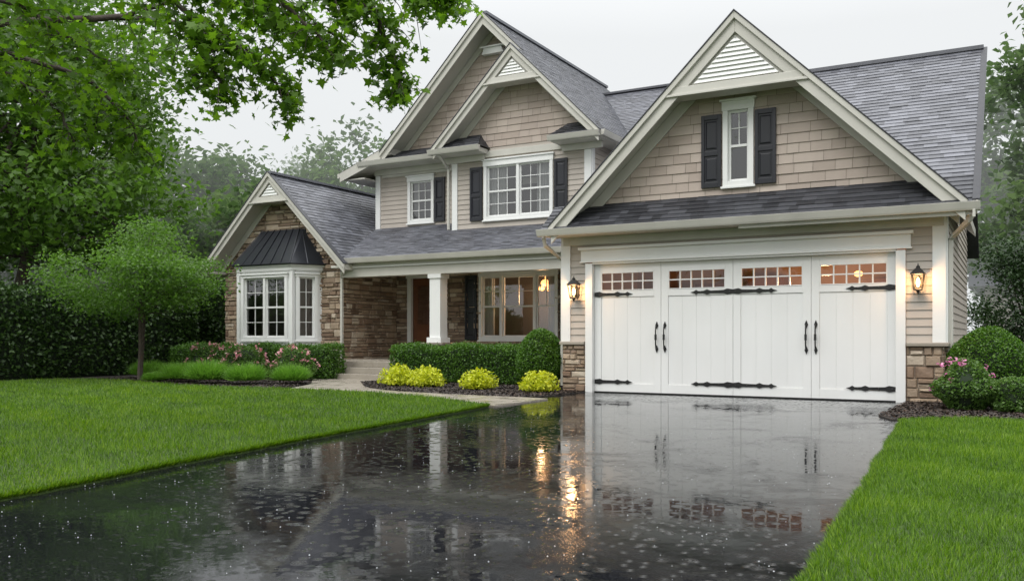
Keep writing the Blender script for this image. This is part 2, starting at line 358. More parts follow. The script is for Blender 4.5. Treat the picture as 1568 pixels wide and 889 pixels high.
# ================================================================= GARAGE
G=FY(15)
stonewall(G,[(-7.33,0),(-6.86,0),(-6.86,.87),(-7.33,.87)]); stonewall(G,[(-1.43,0),(-.89,0),(-.89,.87),(-1.43,.87)])
for a,b in ((-7.37,-6.865),(-1.425,-.83)): P['walk'].fb(G,a,b,.87,.93,-.02,.075)
lap(G,[(-7.33,.93),(-.89,.93),(-.89,3.0),(-7.33,3.0)],[(-6.86,-1.43,0,2.4)])
W=P['white']
W.fb(G,-6.85,-6.71,0,2.36,-.16,.045); W.fb(G,-1.575,-1.435,0,2.36,-.16,.045)
W.fb(G,-6.71,-1.575,2.34,2.40,-.16,.04)
W.fb(G,-6.93,-1.36,2.401,2.60,-.01,.06); W.fb(G,-6.97,-1.32,2.601,2.65,-.01,.11); W.fb(G,-6.95,-1.34,2.375,2.40,.0405,.075)
W.fb(G,-7.345,-7.16,.931,2.86,.0,.04); W.fb(G,-1.06,-.875,.931,2.86,.0,.04)
P['trim'].fb(G,-7.3,-.9,2.70,2.85,.017,.045)
P['trim'].box(-7.5,-.45,14.5,15.0,2.85,2.9); gutter(-7.58,-.40,14.5,2.84)
sg=.8; Fg=slopeF(14.40,2.945,sg); kk=math.hypot(1,sg)
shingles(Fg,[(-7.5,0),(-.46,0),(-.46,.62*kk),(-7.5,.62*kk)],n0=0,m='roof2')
Lr=(18.67-14.40)*kk
shingles(Fg,[(-4.0,.6*kk),(-.46,.6*kk),(-.46,Lr),(-4.0,Lr)],n0=0)
Fs=Fr((0,0,0),(0,1,0),(1,0,0))
P['trim'].prism(Fs,[(14.5,2.9),(18.67,6.27),(18.67,6.13),(14.5,2.78)],-3.9,-.5)
P['roof2'].prism(Fs,[(18.68,6.36),(22.95,2.93),(22.95,2.8),(18.68,6.2)],-3.9,-.66)
P['roof'].box(-4,-.46,18.58,18.76,6.33,6.40)
for nn,(t0,b0) in enumerate(((-.015,.22),(-.04,.08))):
    P['trim'].prism(Fs,[(14.42,2.96-t0),(18.67,6.30-t0),(18.67,6.30-b0),(14.42,2.96-b0)],-.499+.04*nn,-.46+.035*nn)
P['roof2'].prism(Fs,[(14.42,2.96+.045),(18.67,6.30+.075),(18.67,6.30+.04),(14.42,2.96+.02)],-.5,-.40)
X1=FX(-.89)
stonewall(X1,[(15.0,0),(22.4,0),(22.4,.87),(15,.87)]); P['walk'].fb(X1,15.0,22.4,.871,.93,-.02,.07)
lap(X1,[(15.0,.93),(22.4,.93),(22.4,3.1),(18.67,6.1),(15.0,3.15)])
W.fb(X1,14.99,15.15,.932,2.86,.0,.04)
P['siding'].box(-7.32,-.9,22.4,22.5,0,3.1)
P['siding'].box(-7.33,-7.25,15.02,22.4,0,3.0)
wh=window(G,-4.29,-3.77,3.56,4.93,1,4,2,header=.15,curt=0,toponly=True)
shake(G,[(-7.05,3.2),(-.85,3.2),(-3.95,6.2)],[wh])
shutter(G,-4.66,-4.315,3.56,4.80); shutter(G,-3.745,-3.40,3.56,4.80)
gable(-3.95,6.29,3.36,3.36,.98,14.5,15.0,18.5,ped=1.2,rw=.30,frieze=.26,ybL=22.5)
shingles(slopeL(-7.31,2.997,.98),[(14.45,0),(22.4,0),(22.4,4.7),(14.45,4.7)])
D=P['white']
holes=[]; lw=(6.71-1.575)/4
for i in range(4):
    a=-6.71+lw*i; b=a+lw
    wx0,wx1,wz0,wz1=a+.15,b-.15,1.87,2.17
    holes.append((wx0,wx1,wz0,wz1))
    D.fb(G,a+.003,a+.13,.02,2.335,-.09,-.062,.5); D.fb(G,b-.13,b-.003,.02,2.335,-.09,-.062,.5)
    D.fb(G,a+.13,b-.13,.02,.17,-.09,-.0625,.5); D.fb(G,a+.13,b-.13,1.74,1.855,-.09,-.0625,.5); D.fb(G,a+.13,b-.13,2.19,2.335,-.09,-.0625,.5)
    D.fb(G,a+.13,wx0,1.855,2.19,-.09,-.0625,.5); D.fb(G,wx1,b-.13,1.855,2.19,-.09,-.0625,.5)
    D.fb(G,wx0,wx1,1.855,1.87,-.1,-.055,.5); D.fb(G,wx0,wx1,2.17,2.19,-.1,-.055,.5)
    n=4; pw=(lw-.26)/n
    for k in range(n):
        x=a+.13+pw*k; D.fb(G,x+.002,x+pw-.002,.172,1.738,-.085,-.079,.5)
    for k in range(1,5):
        x=wx0+(wx1-wx0)*k/5; D.fb(G,x-.011,x+.011,wz0,wz1,-.11,-.068)
    D.fb(G,wx0,wx1,2.02-.011,2.02+.011,-.109,-.070)
    P['gglass'].face([G.p(wx0,wz0,-.1),G.p(wx1,wz0,-.1),G.p(wx1,wz1,-.1),G.p(wx0,wz1,-.1)])
sheet(D,G,[(-6.71,.02),(-1.575,.02),(-1.575,2.34),(-6.71,2.34)],holes,-.0835)
P['iron'].fb(G,-6.71,-1.575,.0,.02,-.13,-.05)
q=[(-7.0,0),(-1.3,0),(-1.3,2.7),(-7.0,2.7)]
P['groom'].face([G.p(u,v,-3) for u,v in q])
for a,b in zip(q,q[1:]+q[:1]): P['groom'].face([G.p(*a,-.17),G.p(*b,-.17),G.p(*b,-3),G.p(*a,-3)])
for k in range(5): P['door'].box(-6.6+k*1.05,-5.9+k*1.05,17.4,17.9,.3,1.95+.25*((k*7)%3)/2)
I=P['iron']
def strap(x0,dirn,z,L=.74):
    F=G; n0,n1=-.0615,-.045
    pts=[(0,.035),(.10,.05),(.16,.028),(.40,.022),(.46,.045),(.52,.022),(.62,.018),(.66,.04),(.70,.015),(.76,.0)]
    up=[(x0+dirn*u*L/.76,z+w) for u,w in pts]; lo=[(x0+dirn*u*L/.76,z-w) for u,w in reversed(pts[:-1])]
    I.prism(F,up+lo,n0,n1)
    for u in (.05,.25,.57):
        c=F.p(x0+dirn*u*L/.76,z,-.045); I.ball(c,.014,.014,6,4)
xc=-4.1425
for z in (1.79,.20):
    strap(-6.70,1,z); strap(xc,-1,z); strap(xc,1,z); strap(-1.585,-1,z)
for x in (-6.71+lw,-6.71+3*lw):
    for dx in (-.075,.075):
        I.tube([G.p(x+dx,.80,-.06),G.p(x+dx,.82,-.0),G.p(x+dx,.90,.012),G.p(x+dx,1.12,.012),G.p(x+dx,1.20,-.0),G.p(x+dx,1.22,-.06)],[.012]*6,6)
        for z in (.80,1.22):
            I.prism(G,[(x+dx,z-.07),(x+dx+.028,z),(x+dx,z+.07),(x+dx-.028,z)],-.06,-.048)
        I.fb(G,x+dx-.018,x+dx+.018,.96,1.06,-.003,.02)
def spout(pts,w=.035): P['trim'].tube(pts,[w]*len(pts),4)
spout([(-.5,14.55,2.84),(-.55,14.6,2.72),(-.82,15.12,2.5),(-.82,15.12,.15),(-.75,15.0,.08)],.05)
spout([(-7.5,14.55,2.84),(-7.5,14.6,2.7),(-7.38,15.1,2.45),(-7.38,15.1,.1)],.045)

# ================================================================= MAIN BLOCK
L=FY(19.9); B=FY(19.2)
w1=window(L,-12.14,-9.84,.93,2.66,3,4,2,weights=[.8,1.35,.8],header=.11,toponly=True,curt=.13)
dh=(-14.3,-13.25,.45,2.6)
stonewall(L,[(-14.82,.4),(-7.34,.4),(-7.34,3.0),(-14.82,3.0)],[w1,dh])
shutter(L,-12.56,-12.2,.93,2.62); shutter(L,-9.78,-9.42,.93,2.62)
W.fb(L,-14.42,-14.3,.45,2.6,-.05,.06); W.fb(L,-13.25,-13.13,.45,2.6,-.05,.06); W.fb(L,-14.46,-13.09,2.6,2.74,-.05,.07)
Dr=P['door']; Dr.fb(L,-14.3,-13.25,.45,2.6,-.10,-.06)
for a,b in ((-14.18,-13.82),(-13.73,-13.37)):
    Dr.fb(L,a,b,.6,1.2,-.06,-.045)
P['glass'].face([L.p(-14.15,1.35,-.055),L.p(-13.4,1.35,-.055),L.p(-13.4,2.4,-.055),L.p(-14.15,2.4,-.055)])
P['iron'].ball(L.p(-13.34,1.4,-.02),.035)
P['walk'].box(-14.8,-7.35,17.35,19.9,.38,.45); stonewall(FY(17.45),[(-14.8,0),(-7.35,0),(-7.35,.38),(-14.8,.38)])
P['white'].box(-14.8,-7.4,17.4,19.88,2.72,2.76)
P['trim'].box(-14.75,-7.35,17.45,17.75,2.50,2.719); P['trim'].box(-14.7,-7.35,17.43,17.46,2.72,2.86)
P['trim'].box(-14.4,-7.35,17.25,17.5,2.84,2.88); gutter(-14.42,-7.3,17.3,2.83)
for px in (-11.9,-8.0):
    for fr,(a,b,c2,d2) in ((FY(17.36),(px-.27,px+.27,0,.82)),(FX(px+.27),(17.36,17.9,0,.82))):
        stonewall(fr,[(a,c2),(b,c2),(b,d2),(a,d2)])
    P['walk'].box(px-.32,px+.32,17.30,17.95,.82,.88)
    W.box(px-.20,px+.20,17.43,17.83,.881,1.0); W.box(px-.15,px+.15,17.48,17.78,1.0,2.40); W.box(px-.185,px+.185,17.445,17.815,2.40,2.5)
sp=.4; kp=math.hypot(1,sp); Fp=slopeF(17.22,2.955,sp)
courses(P['roof'],Fp,[(-14.75,0),(-7.33,0),(-7.33,2.75*kp),(-15.5,2.75*kp)],exp=.125,tab=(.14,.34),lift=.011,jit=.005)
P['trim'].prism(Fs,[(17.3,2.90),(19.85,3.93),(19.85,3.8),(17.3,2.86)],-14.7,-7.35)
for i in range(3): P['walk'].box(-14.5,-12.6,16.45+.3*i,17.6,.0 if i==0 else .14*i,.14*(i+1))
w2=window(L,-14.42,-13.56,4.10,5.32,1,4,3,header=.13,curt=.18)
lap(L,[(-15.5,2.9),(-12.45,2.9),(-12.45,5.7),(-15.5,5.7)],[w2]); shutter(L,-13.53,-13.2,4.10,5.28)
W.fb(L,-15.52,-15.36,3.0,5.6,0,.04)
shake(L,[(-15.1,5.7),(-8.3,5.7),(-11.66,9.0)])
P['trim'].fb(L,-15.3,-12.5,5.42,5.62,.017,.04)
W.prism(L,[(-11.98,8.30),(-11.34,8.30),(-11.40,8.46),(-11.92,8.46)],.0,.16); W.fb(L,-12.02,-11.30,8.461,8.50,0,.2)
w3=window(B,-11.57,-9.63,3.93,5.36,2,4,3,header=.14)
lap(B,[(-12.5,3.0),(-8.64,3.0),(-8.64,5.75),(-12.5,5.75)],[w3])
shutter(B,-11.97,-11.61,3.93,5.28); shutter(B,-9.59,-9.24,3.93,5.28)
W.fb(B,-12.52,-12.36,3.1,5.5,-.0,.04); W.fb(B,-8.80,-8.625,3.1,5.5,-.0,.04)
lap(FX(-8.64),[(19.2,3.0),(27,3.0),(27,5.8),(19.2,5.8)]); W.fb(FX(-8.64),19.2,19.34,3.1,5.5,0,.04)
P['siding'].box(-12.5,-12.45,19.22,19.9,3,5.8)
P['trim'].fb(B,-12.4,-8.8,5.5,5.66,.017,.045)
shake(B,[(-12.7,5.75),(-8.3,5.75),(-10.5,7.95)])
gable(-11.66,9.18,3.2,3.44,1.0,19.3,19.9,27,rr=1.1,rw=.28,frieze=.22)
gable(-10.5,8.02,2.27,2.28,1.0,18.7,19.2,19.28,ped=.82,rw=.26,frieze=.24,ybL=19.9)
Fb=slopeR(-8.22,5.74,1.0)
shingles(Fb,[(18.66,0),(27,0),(27,3.25),(18.66,3.25)]); shingles(Fb,[(19.27,3.25),(27,3.25),(27,4.865),(19.27,4.865)])
shingles(slopeL(-14.86,5.98,1.0),[(19.27,0),(27,0),(27,4.52),(19.27,4.52)])
shingles(slopeL(-12.77,5.75,1.0),[(18.66,0),(19.9,0),(19.9,3.2),(18.66,3.2)])
P['roof'].box(-11.78,-11.54,19.25,27,9.15,9.22)
gutterY(-8.20,18.72,22.5,5.62)
P['trim'].box(-8.62,-8.2,18.75,22.5,5.60,5.64)
ret(-9.45,-8.25,18.7,19.2,5.60,.33); ret(-12.85,-11.45,18.7,19.2,5.60,.33); ret(-15.6,-12.95,19.3,19.9,5.66,.30)
P['trim'].prism(FY(19.3),[(-14.6,6.12),(-16.25,5.52),(-16.25,5.36),(-14.6,5.92)],0,-7.5)
P['trim'].prism(FY(19.3),[(-14.7,6.13),(-16.3,5.55),(-16.3,5.30),(-14.9,5.78)],.003,.04)
Fl=Fr((-16.3,0,5.535),(0,1,0),(-.364,0,1),(1,0,.364)); shingles(Fl,[(19.25,0),(27,0),(27,1.7),(19.25,1.7)])
gutterY(-16.42,19.3,26.8,5.42)
P['trim'].box(-16.2,-15.5,19.35,26.8,5.34,5.38)
kc=math.hypot(1,.65); Fc=slopeF(20.0,5.08,.65)
shingles(Fc,[(-11.2,0),(-6.6,0),(-6.6,5*kc),(-11.2,5*kc)],n0=0)
P['trim'].prism(Fs,[(20,5.06),(25,8.31),(30,5.06),(30,4.9),(25,8.15),(20,4.9)],-11,-6.62)
P['roof'].box(-11,-6.58,24.9,25.1,8.33,8.39)
P['siding'].prism(Fs,[(20.6,0),(20.6,5.3),(25,8.1),(29.4,5.3),(29.4,0)],-8.6,-6.9)
P['siding'].box(-15.5,-15.42,19.92,27,0,5.6); P['siding'].box(-15.5,-8.6,26.9,27.0,0,5.6)
P['shake'].prism(FY(27),[(-15,5.6),(-8.3,5.6),(-11.66,9.0)],0,.05)
spout([(-12.62,18.7,5.6),(-12.60,18.9,5.45),(-12.60,19.13,5.3),(-12.60,19.13,3.75)],.04)
P['room'].box(-15.3,-8.9,21.3,26.7,.2,5.5)  # unseen dark box added inside the main block to stop light

# ================================================================= WING
Wg=FY(17.6)
stonewall(Wg,[(-18.95,0),(-14.82,0),(-14.82,3.12),(-16.83,5.08),(-18.95,3.0)],[(-17.95,-15.75,.8,2.7)])
stonewall(FX(-14.82),[(17.6,0),(19.9,0),(19.9,2.95),(17.6,2.95)])
P['siding'].box(-18.95,-18.87,17.62,24,0,3.0); P['siding'].box(-18.9,-15.4,23.9,24,0,3.0)
gable(-16.83,5.26,2.5,2.5,.98,17.12,17.6,24,ped=.72,rw=.24,frieze=.22)
shingles(slopeR(-14.33,2.81,.98),[(17.08,0),(24,0),(24,3.5),(17.08,3.5)]); shingles(slopeL(-19.33,2.81,.98),[(17.08,0),(24,0),(24,3.5),(17.08,3.5)])
P['roof'].box(-16.95,-16.71,17.06,24,5.24,5.30)
P['trim'].box(-14.8,-14.36,17.15,17.6,2.72,2.78)
P['trim'].box(-19.3,-18.9,17.15,24,2.72,2.78); gutterY(-19.43,17.15,24,2.74)
spout([(-14.45,17.3,2.83),(-14.5,17.3,2.7),(-14.74,17.5,2.5),(-14.74,17.5,.1)],.045)
y0=16.9; bx0,bx1=-17.70,-15.86; sx0,sx1=-18.06,-15.48
Fb0=FY(y0)
c45=Vector((sx1-bx1,17.6-y0,0)); Fr1=Fr((bx1,y0,0),c45,(c45.y,-c45.x,0)); lr=c45.length
c46=Vector((bx0-sx0,y0-17.6,0)); Fr0=Fr((sx0,17.6,0),c46,(c46.y,-c46.x,0))
h0=window(Fb0,bx0+.12,bx1-.12,.92,2.62,2,4,2,header=.07,depth=.55,sill=True,curt=0)
sheet(W,Fb0,[(bx0,0),(bx1,0),(bx1,2.76),(bx0,2.76)],[h0],0)
h1=window(Fr1,.10,lr-.12,.92,2.62,1,4,2,header=.07,depth=.3,curt=0,room=False); sheet(W,Fr1,[(0,0),(lr,0),(lr,2.76),(0,2.76)],[h1],0)
h2=window(Fr0,.12,lr-.10,.92,2.62,1,4,2,header=.07,depth=.3,curt=0,room=False); sheet(W,Fr0,[(0,0),(lr,0),(lr,2.76),(0,2.76)],[h2],0)
for (fx) in (bx0,bx1): W.box(fx-.05,fx+.05,y0-.035,y0+.05,0,2.70)
def ring(off,z0,z1,m):
    o=[(sx0-off,17.59),(bx0-off*.6,y0-off),(bx1+off*.6,y0-off),(sx1+off,17.59)]
    m.prism(Fr((0,0,0),(1,0,0),(0,0,1),(0,1,0)),o,z0,z1)
ring(.06,2.70,2.80,W); ring(.11,2.80,2.86,W); ring(.05,.72,.80,W)
top=[(-17.55,17.58,3.82),(-16.05,17.58,3.82)]
R=P['metalroof']; o=.15
e=[(sx0-o,17.58,2.862),(bx0-o*.6,y0-o,2.862),(bx1+o*.6,y0-o,2.862),(sx1+o,17.58,2.862)]
t=[Vector(top[0]),Vector((-17.45,17.5,3.82)),Vector((-16.15,17.5,3.82)),Vector(top[1])]
for i in range(3): R.face([e[i],e[i+1],t[i+1],t[i]],.5)
R.face([t[0],t[1],t[2],t[3]],.5)
def seam(a,b): 
    a=Vector(a)+Vector((0,-.012,.012)); b=Vector(b)+Vector((0,-.012,.012)); R.tube([a,b],[.014,.014],4)
for k in range(7):
    f=k/6; seam(Vector(e[1]).lerp(Vector(e[2]),f),t[1].lerp(t[2],f))
seam(e[3],t[3]); seam(e[0],t[0]); seam(Vector(e[2]).lerp(Vector(e[3]),.5),t[2].lerp(t[3],.5)); 
R.tube([e[0],e[1],e[2],e[3]],[.025]*4,4)
P['room'].box(-17.9,-15.8,17.45,18.6,.5,2.69)

names=dict(siding='lap_siding_walls',shake='shingle_gable_walls',trim='trim_gutters',white='white_trim_and_garage_door',roof='shingle_roof',roof2='shingle_roof_lower',stone='stone_veneer',mortar='mortar',black='shutters',iron='door_hardware',metalroof='bay_metal_roof',glass='window_glass',gglass='garage_window_glass',room='interior_rooms_and_light_block',groom='garage_interior',curtain='curtains',door='front_door',walk='stone_caps_and_steps')
for k,m in P.items():
    solid=k not in ('glass','gglass','siding','shake','roof','roof2','curtain','room','groom','mortar')
    m.obj(names[k],k,H,bevel={'trim':.006,'white':.0025,'walk':.01,'black':.004,'stone':0}.get(k,0),solid=solid)
bm=M(); bm.ball((-10.62,20.7,2.42),.12,.09)
for dx in (-.22,-.08,.08,.22): bm.ball((-10.62+dx,20.7,2.28),.055,.07)
bm.tube([(-10.62,20.7,2.5),(-10.62,20.7,2.8)],[.01,.01],5)
bm.ball((-2.35,16.6,2.12),.075,.055); bm.obj('interior_lamp_globes','bulb2',H)
def plight(name,loc,e,r,parent,c=(1,.6,.3)):
    l=bpy.data.lights.new(name,'POINT'); l.energy=e; l.color=c; l.shadow_soft_size=r
    o=bpy.data.objects.new(name,l); o.location=loc; COL.objects.link(o); o.parent=parent
plight('living_room_lamp',(-10.7,20.5,2.05),30,.12,H); plight('garage_lamp',(-2.9,16.2,1.9),70,.15,H,(1,.62,.33))

def lantern(x,z):
    E=empty('wall_lantern'); m=M(); F=G; y=15-.15
    m.prism(F,[(x-.045,z-.1),(x+.045,z-.1),(x+.045,z+.06),(x,z+.12),(x-.045,z+.06)],.018,.035)
    m.tube([(x,14.97,z-.04),(x,14.92,z-.10),(x,y,z-.13)],[.012]*3,6)
    a,b,z0,z1=.055,.085,z-.10,z+.13
    for i,j in ((-1,-1),(1,-1),(1,1),(-1,1)):
        m.tube([(x+i*a,y+j*a,z0),(x+i*b,y+j*b,z1)],[.009,.009],4)
    for zz,w in ((z0,a),(z1,b)):
        c=[(x-w,y-w,zz),(x+w,y-w,zz),(x+w,y+w,zz),(x-w,y+w,zz),(x-w,y-w,zz)]; m.tube(c,[.01]*5,4)
    m.box(x-.06,x+.06,y-.06,y+.06,z0-.02,z0)
    k=.11
    q=[(x-k,y-k,z1),(x+k,y-k,z1),(x+k,y+k,z1),(x-k,y+k,z1)]
    mid=[(x-.035,y-.035,z1+.09),(x+.035,y-.035,z1+.09),(x+.035,y+.035,z1+.09),(x-.035,y+.035,z1+.09)]
    m.hexa(q+mid); m.tube([(x,y,z1+.09),(x,y,z1+.12),(x,y,z1+.13),(x,y,z1+.17)],[.03,.03,.012,.004],8); m.tube([(x,y,z0-.02),(x,y,z0-.05),(x,y,z0-.08)],[.03,.018,.004],8)
    m.obj('lantern_frame','iron',E)
    g=M(); g.tube([(x,y,z-.06),(x,y,z+.0),(x,y,z+.05),(x,y,z+.08)],[.016,.03,.022,.006],8); g.obj('bulb','bulb',E)
    plight('lantern_light',(x,y-.12,z+.02),15,.06,E,(1,.55,.24))
lantern(-7.03,1.84); lantern(-1.25,1.84)

# ================================================================= GROUND
def polysheet(name,pts,z0,z1,mat,parent=None):
    m=M(); m.prism(Fr((0,0,0),(1,0,0),(0,0,1),(0,1,0)),pts,z0,z1,.5); return m.obj(name,mat,parent)
m=M(); m.face([(-300,-300,-.02),(300,-300,-.02),(300,300,-.02),(-300,300,-.02)],.5); m.obj('ground','ground')
m=M(); m.face([(-7.2,-14,.0),(1.5,-14,.0),(1.5,15.0,.0),(-7.2,15.0,.0)],.5); drive=m.obj('driveway','asphalt')
def smooth(pts,n=8):
    out=[]
    for i in range(len(pts)-1):
        p0=pts[max(i-1,0)];p1=pts[i];p2=pts[i+1];p3=pts[min(i+2,len(pts)-1)]
        for k in range(n):
            t=k/n; out.append(tuple(.5*((2*p1[j])+(-p0[j]+p2[j])*t+(2*p0[j]-5*p1[j]+4*p2[j]-p3[j])*t*t+(-p0[j]+3*p1[j]-3*p2[j]+p3[j])*t**3) for j in (0,1)))
    out.append(pts[-1]); return out
def wob(pts,a=.018): return [(x+random.uniform(-a,a),y+random.uniform(-a,a)) for x,y in pts]
edge=wob(smooth([(-4.9,-8),(-5.0,-3),(-5.25,1),(-5.45,3.25),(-5.78,5.12),(-6.05,6.9),(-6.32,9),(-6.62,11.1)],14))
topE=smooth([(-6.75,11.25),(-8.2,12.0),(-9.7,12.55),(-12.0,12.75),(-13.8,12.6),(-15.6,12.8),(-17.4,13.3),(-18.9,13.3),(-19.5,12.0),(-20.3,8),(-21,2),(-22,-8)])
lawnL=edge+topE
lawnR=wob(smooth([(-.55,-8),(-.62,0),(-.74,3.85),(-.95,8),(-1.13,11.4)],14))+smooth([(-1.05,11.72),(-.6,11.9),(.3,12.15),(2,12.4),(12,12.5)])+[(12,-8)]
polysheet('lawn',lawnL,-.01,.03,'grassbase'); polysheet('lawn',lawnR,-.01,.03,'grassbase')
bedL=[(-7.2,12.9),(-6.95,13.4),(-6.85,14.2),(-6.85,15),(-7.33,15),(-7.33,17.4),(-12.6,17.4),(-12.6,15.6),(-11.2,14.0),(-10.0,13.25),(-8.6,13.0)]
bedR=[(-1.3,11.75),(-1.5,12.3),(-1.42,15),(-.89,15),(-.89,24),(12,24),(12,12.4),(2,12.3),(.3,12.05),(-.6,11.8)]
bedW=[(-12.3,12.7),(-13.2,14.6),(-14.5,16.2),(-14.55,17.6),(-26,17.6),(-26,-8),(-21.9,-8),(-20.9,2),(-20.2,8),(-19.4,12.0),(-18.8,13.2),(-17.4,13.2),(-15.6,12.7),(-13.8,12.5)]
for b in (bedL,bedR,bedW): polysheet('mulch_bed',b,-.015,.012 if b is not bedR else .014,'mulch')
walk=smooth([(-6.55,11.15),(-8.2,11.95),(-9.7,12.5),(-11.9,12.7),(-12.9,14.3),(-14.5,16.2),(-14.5,16.8)],6)+[(-12.6,16.8),(-12.6,15.7)]+smooth([(-12.5,15.5),(-11.2,14.05),(-10.0,13.3),(-8.6,13.05),(-7.2,12.95),(-6.55,12.85)],6)
polysheet('walkway',walk,-.012,.022,'walk')

def inpoly(pts,poly):
    x,y=pts[:,0],pts[:,1]; r=np.zeros(len(pts),bool); n=len(poly)
    for i in range(n):
        x1,y1=poly[i]; x2,y2=poly[(i+1)%n]
        if y1==y2: continue
        c=((y1>y)!=(y2>y))&(x<(x2-x1)*(y-y1)/(y2-y1)+x1); r^=c
    return r
def npmesh(name,V,k,mat,rnd,parent=None):
    n=len(V)//k; me=bpy.data.meshes.new(name)
    me.vertices.add(n*k); me.vertices.foreach_set('co',V.astype(np.float32).ravel())
    me.loops.add(n*k); me.loops.foreach_set('vertex_index',np.arange(n*k,dtype=np.int32))
    me.polygons.add(n); me.polygons.foreach_set('loop_start',np.arange(0,n*k,k,dtype=np.int32))
    try: me.polygons.foreach_set('loop_total',np.full(n,k,dtype=np.int32))
    except Exception: pass
    me.update(calc_edges=True)
    a=me.attributes.new('rnd','FLOAT','FACE'); a.data.foreach_set('value',rnd.astype(np.float32))
    me.materials.append(mat); o=bpy.data.objects.new(name,me); COL.objects.link(o)
    if parent: o.parent=parent
    return o
def blades(name,base,dirs,length,width,mat,rnd,parent=None):
    n=len(base); side=np.cross(dirs,np.array([0,0,1.])+rng.normal(0,.3,(n,3))); side/=np.linalg.norm(side,axis=1)[:,None]+1e-9
    Lb=length[:,None]; w=width[:,None]
    V=np.stack([base-side*w,base+side*w,base+dirs*Lb],1).reshape(-1,3)
    return npmesh(name,V,3,mat,rnd,parent)
GM=leafmat('grass_blades',[(.024,.060,.004),(.066,.145,.006),(.112,.22,.010),(.21,.30,.03)],.3,.45,.4)
def grass(name,poly,lo,hi,n,parent=None,over=.0):
    c=rng.uniform(lo,hi,(n,2)); c=c[inpoly(c,poly)]
    d=np.hypot(c[:,0],c[:,1]); keep=rng.random(len(c))<np.clip((6.0/d)**1.3,.12,1); c=c[keep]; d=d[keep]; k=len(c)
    base=np.column_stack([c,np.full(k,.022)]); dirs=rng.normal(0,.45,(k,3)); dirs[:,2]=1; dirs/=np.linalg.norm(dirs,axis=1)[:,None]
    sc=np.clip(d/7,.8,2.2)
    lowf=np.sin(c[:,0]*2.1+np.sin(c[:,1]*1.7)*2)*np.sin(c[:,1]*2.4+np.sin(c[:,0]*1.3)*2)+.7*np.sin(c[:,0]*6.3+c[:,1]*2.2+np.sin(c[:,1]*4)*1.5)*np.sin(c[:,1]*5.7-c[:,0]*1.5)
    stripe=np.tanh(3*np.sin((c[:,1]*.94+c[:,0]*.34)*math.pi/.62))   # mower passes
    dirs[:,0]+=.16*stripe*.94; dirs/=np.linalg.norm(dirs,axis=1)[:,None]
    rnd=np.clip(rng.random(k)**1.25*.8+.08+lowf*.10+stripe*.035,0,1)
    blades(name,base,dirs,rng.uniform(.03,.062,k)*np.clip(sc,1,1.25)*(1+.15*lowf),rng.uniform(.0022,.004,k)*sc,GM,rnd,parent)
lawns=[o for o in bpy.data.objects if o.name.startswith('lawn')]
grass('grass_blades',lawnL,(-22,0),(-4.8,13.6),1000000,lawns[0])
grass('grass_blades_b',lawnR,(-1.2,1.5),(3,12.5),480000,lawns[1])
# longer ragged blades leaning over the driveway edges
for nm,ed,sgn,par in (('edge_blades',edge,1,lawns[0]),('edge_blades_b',lawnR[:57],-1,lawns[1])):
    E_=np.array([p for p in ed if -1<p[1]<11.4]); seg=rng.integers(0,len(E_)-1,26000); tt=rng.random(26000)[:,None]
    c=E_[seg]*(1-tt)+E_[seg+1]*tt; c[:,0]-=sgn*np.abs(rng.normal(0,.03,26000)); k=len(c)
    dirs=rng.normal(0,.35,(k,3)); dirs[:,0]+=sgn*.55; dirs[:,2]=.8; dirs/=np.linalg.norm(dirs,axis=1)[:,None]
    blades(nm,np.column_stack([c,np.full(k,.012)]),dirs,rng.uniform(.03,.075,k),rng.uniform(.003,.005,k),GM,rng.random(k)**1.2,par)
# splashes of rain on the tarmac
nS=1500; c=np.column_stack([rng.uniform(-6,-.8,nS),2.2+12.5*rng.random(nS)**1.2]); okm=~inpoly(c,lawnL)&~inpoly(c,lawnR); c=c[okm]; nS=len(c)
V=[];sz=rng.uniform(.002,.005,nS)
c3=np.column_stack([c,np.full(nS,.004)+rng.random(nS)*.01]); az=rng.uniform(0,math.pi,nS)
ux=np.column_stack([np.cos(az),np.sin(az),np.zeros(nS)]); uz=np.array([0,0,1.])
V=np.stack([c3-ux*sz[:,None],c3-uz*sz[:,None]*.6,c3+ux*sz[:,None],c3+uz*sz[:,None]*1.2],1).reshape(-1,3)
npmesh('rain_splashes',V,4,MT['splash'],rng.random(nS),drive)

# ================================================================= PLANTS
def frames(n,up=.5):
    nr=rng.normal(size=(n,3)); nr[:,2]=np.abs(nr[:,2])+up; nr/=np.linalg.norm(nr,axis=1)[:,None]
    a=rng.normal(size=(n,3)); t=a-(a*nr).sum(1)[:,None]*nr; t/=np.linalg.norm(t,axis=1)[:,None]; return t,np.cross(nr,t),nr
QUAD=np.array([(0,0,0),(.5,.30,.06),(1,0,-.05),(.5,-.30,.06)])-np.array([.5,0,0])
MAPLE=np.array([(0,0,0),(.18,.10,0),(.10,.42,.02),(.33,.26,0),(.52,.50,-.03),(.60,.20,0),(1.0,0,-.08),(.60,-.20,0),(.52,-.50,-.03),(.33,-.26,0),(.10,-.42,.02),(.18,-.10,0)])-np.array([.4,0,0])
def leaves(name,c,size,mat,rnd,parent=None,tm=QUAD,up=.5):
    n=len(c); t,b,nr=frames(n,up); s=np.asarray(size)*np.ones(n)*rng.uniform(.7,1.25,n); s=s[:,None,None]
    V=c[:,None,:]+s*(tm[None,:,0:1]*t[:,None,:]+tm[None,:,1:2]*b[:,None,:]+tm[None,:,2:3]*nr[:,None,:])
    return npmesh(name,V.reshape(-1,3),len(tm),mat,rnd,parent)
LM={}
LM['maple']=leafmat('maple_leaves',[(.042,.095,.010),(.078,.16,.013),(.13,.24,.02)],.5)
LM['tree']=leafmat('tree_leaves',[(.038,.082,.014),(.072,.145,.02),(.12,.22,.032)],.42)
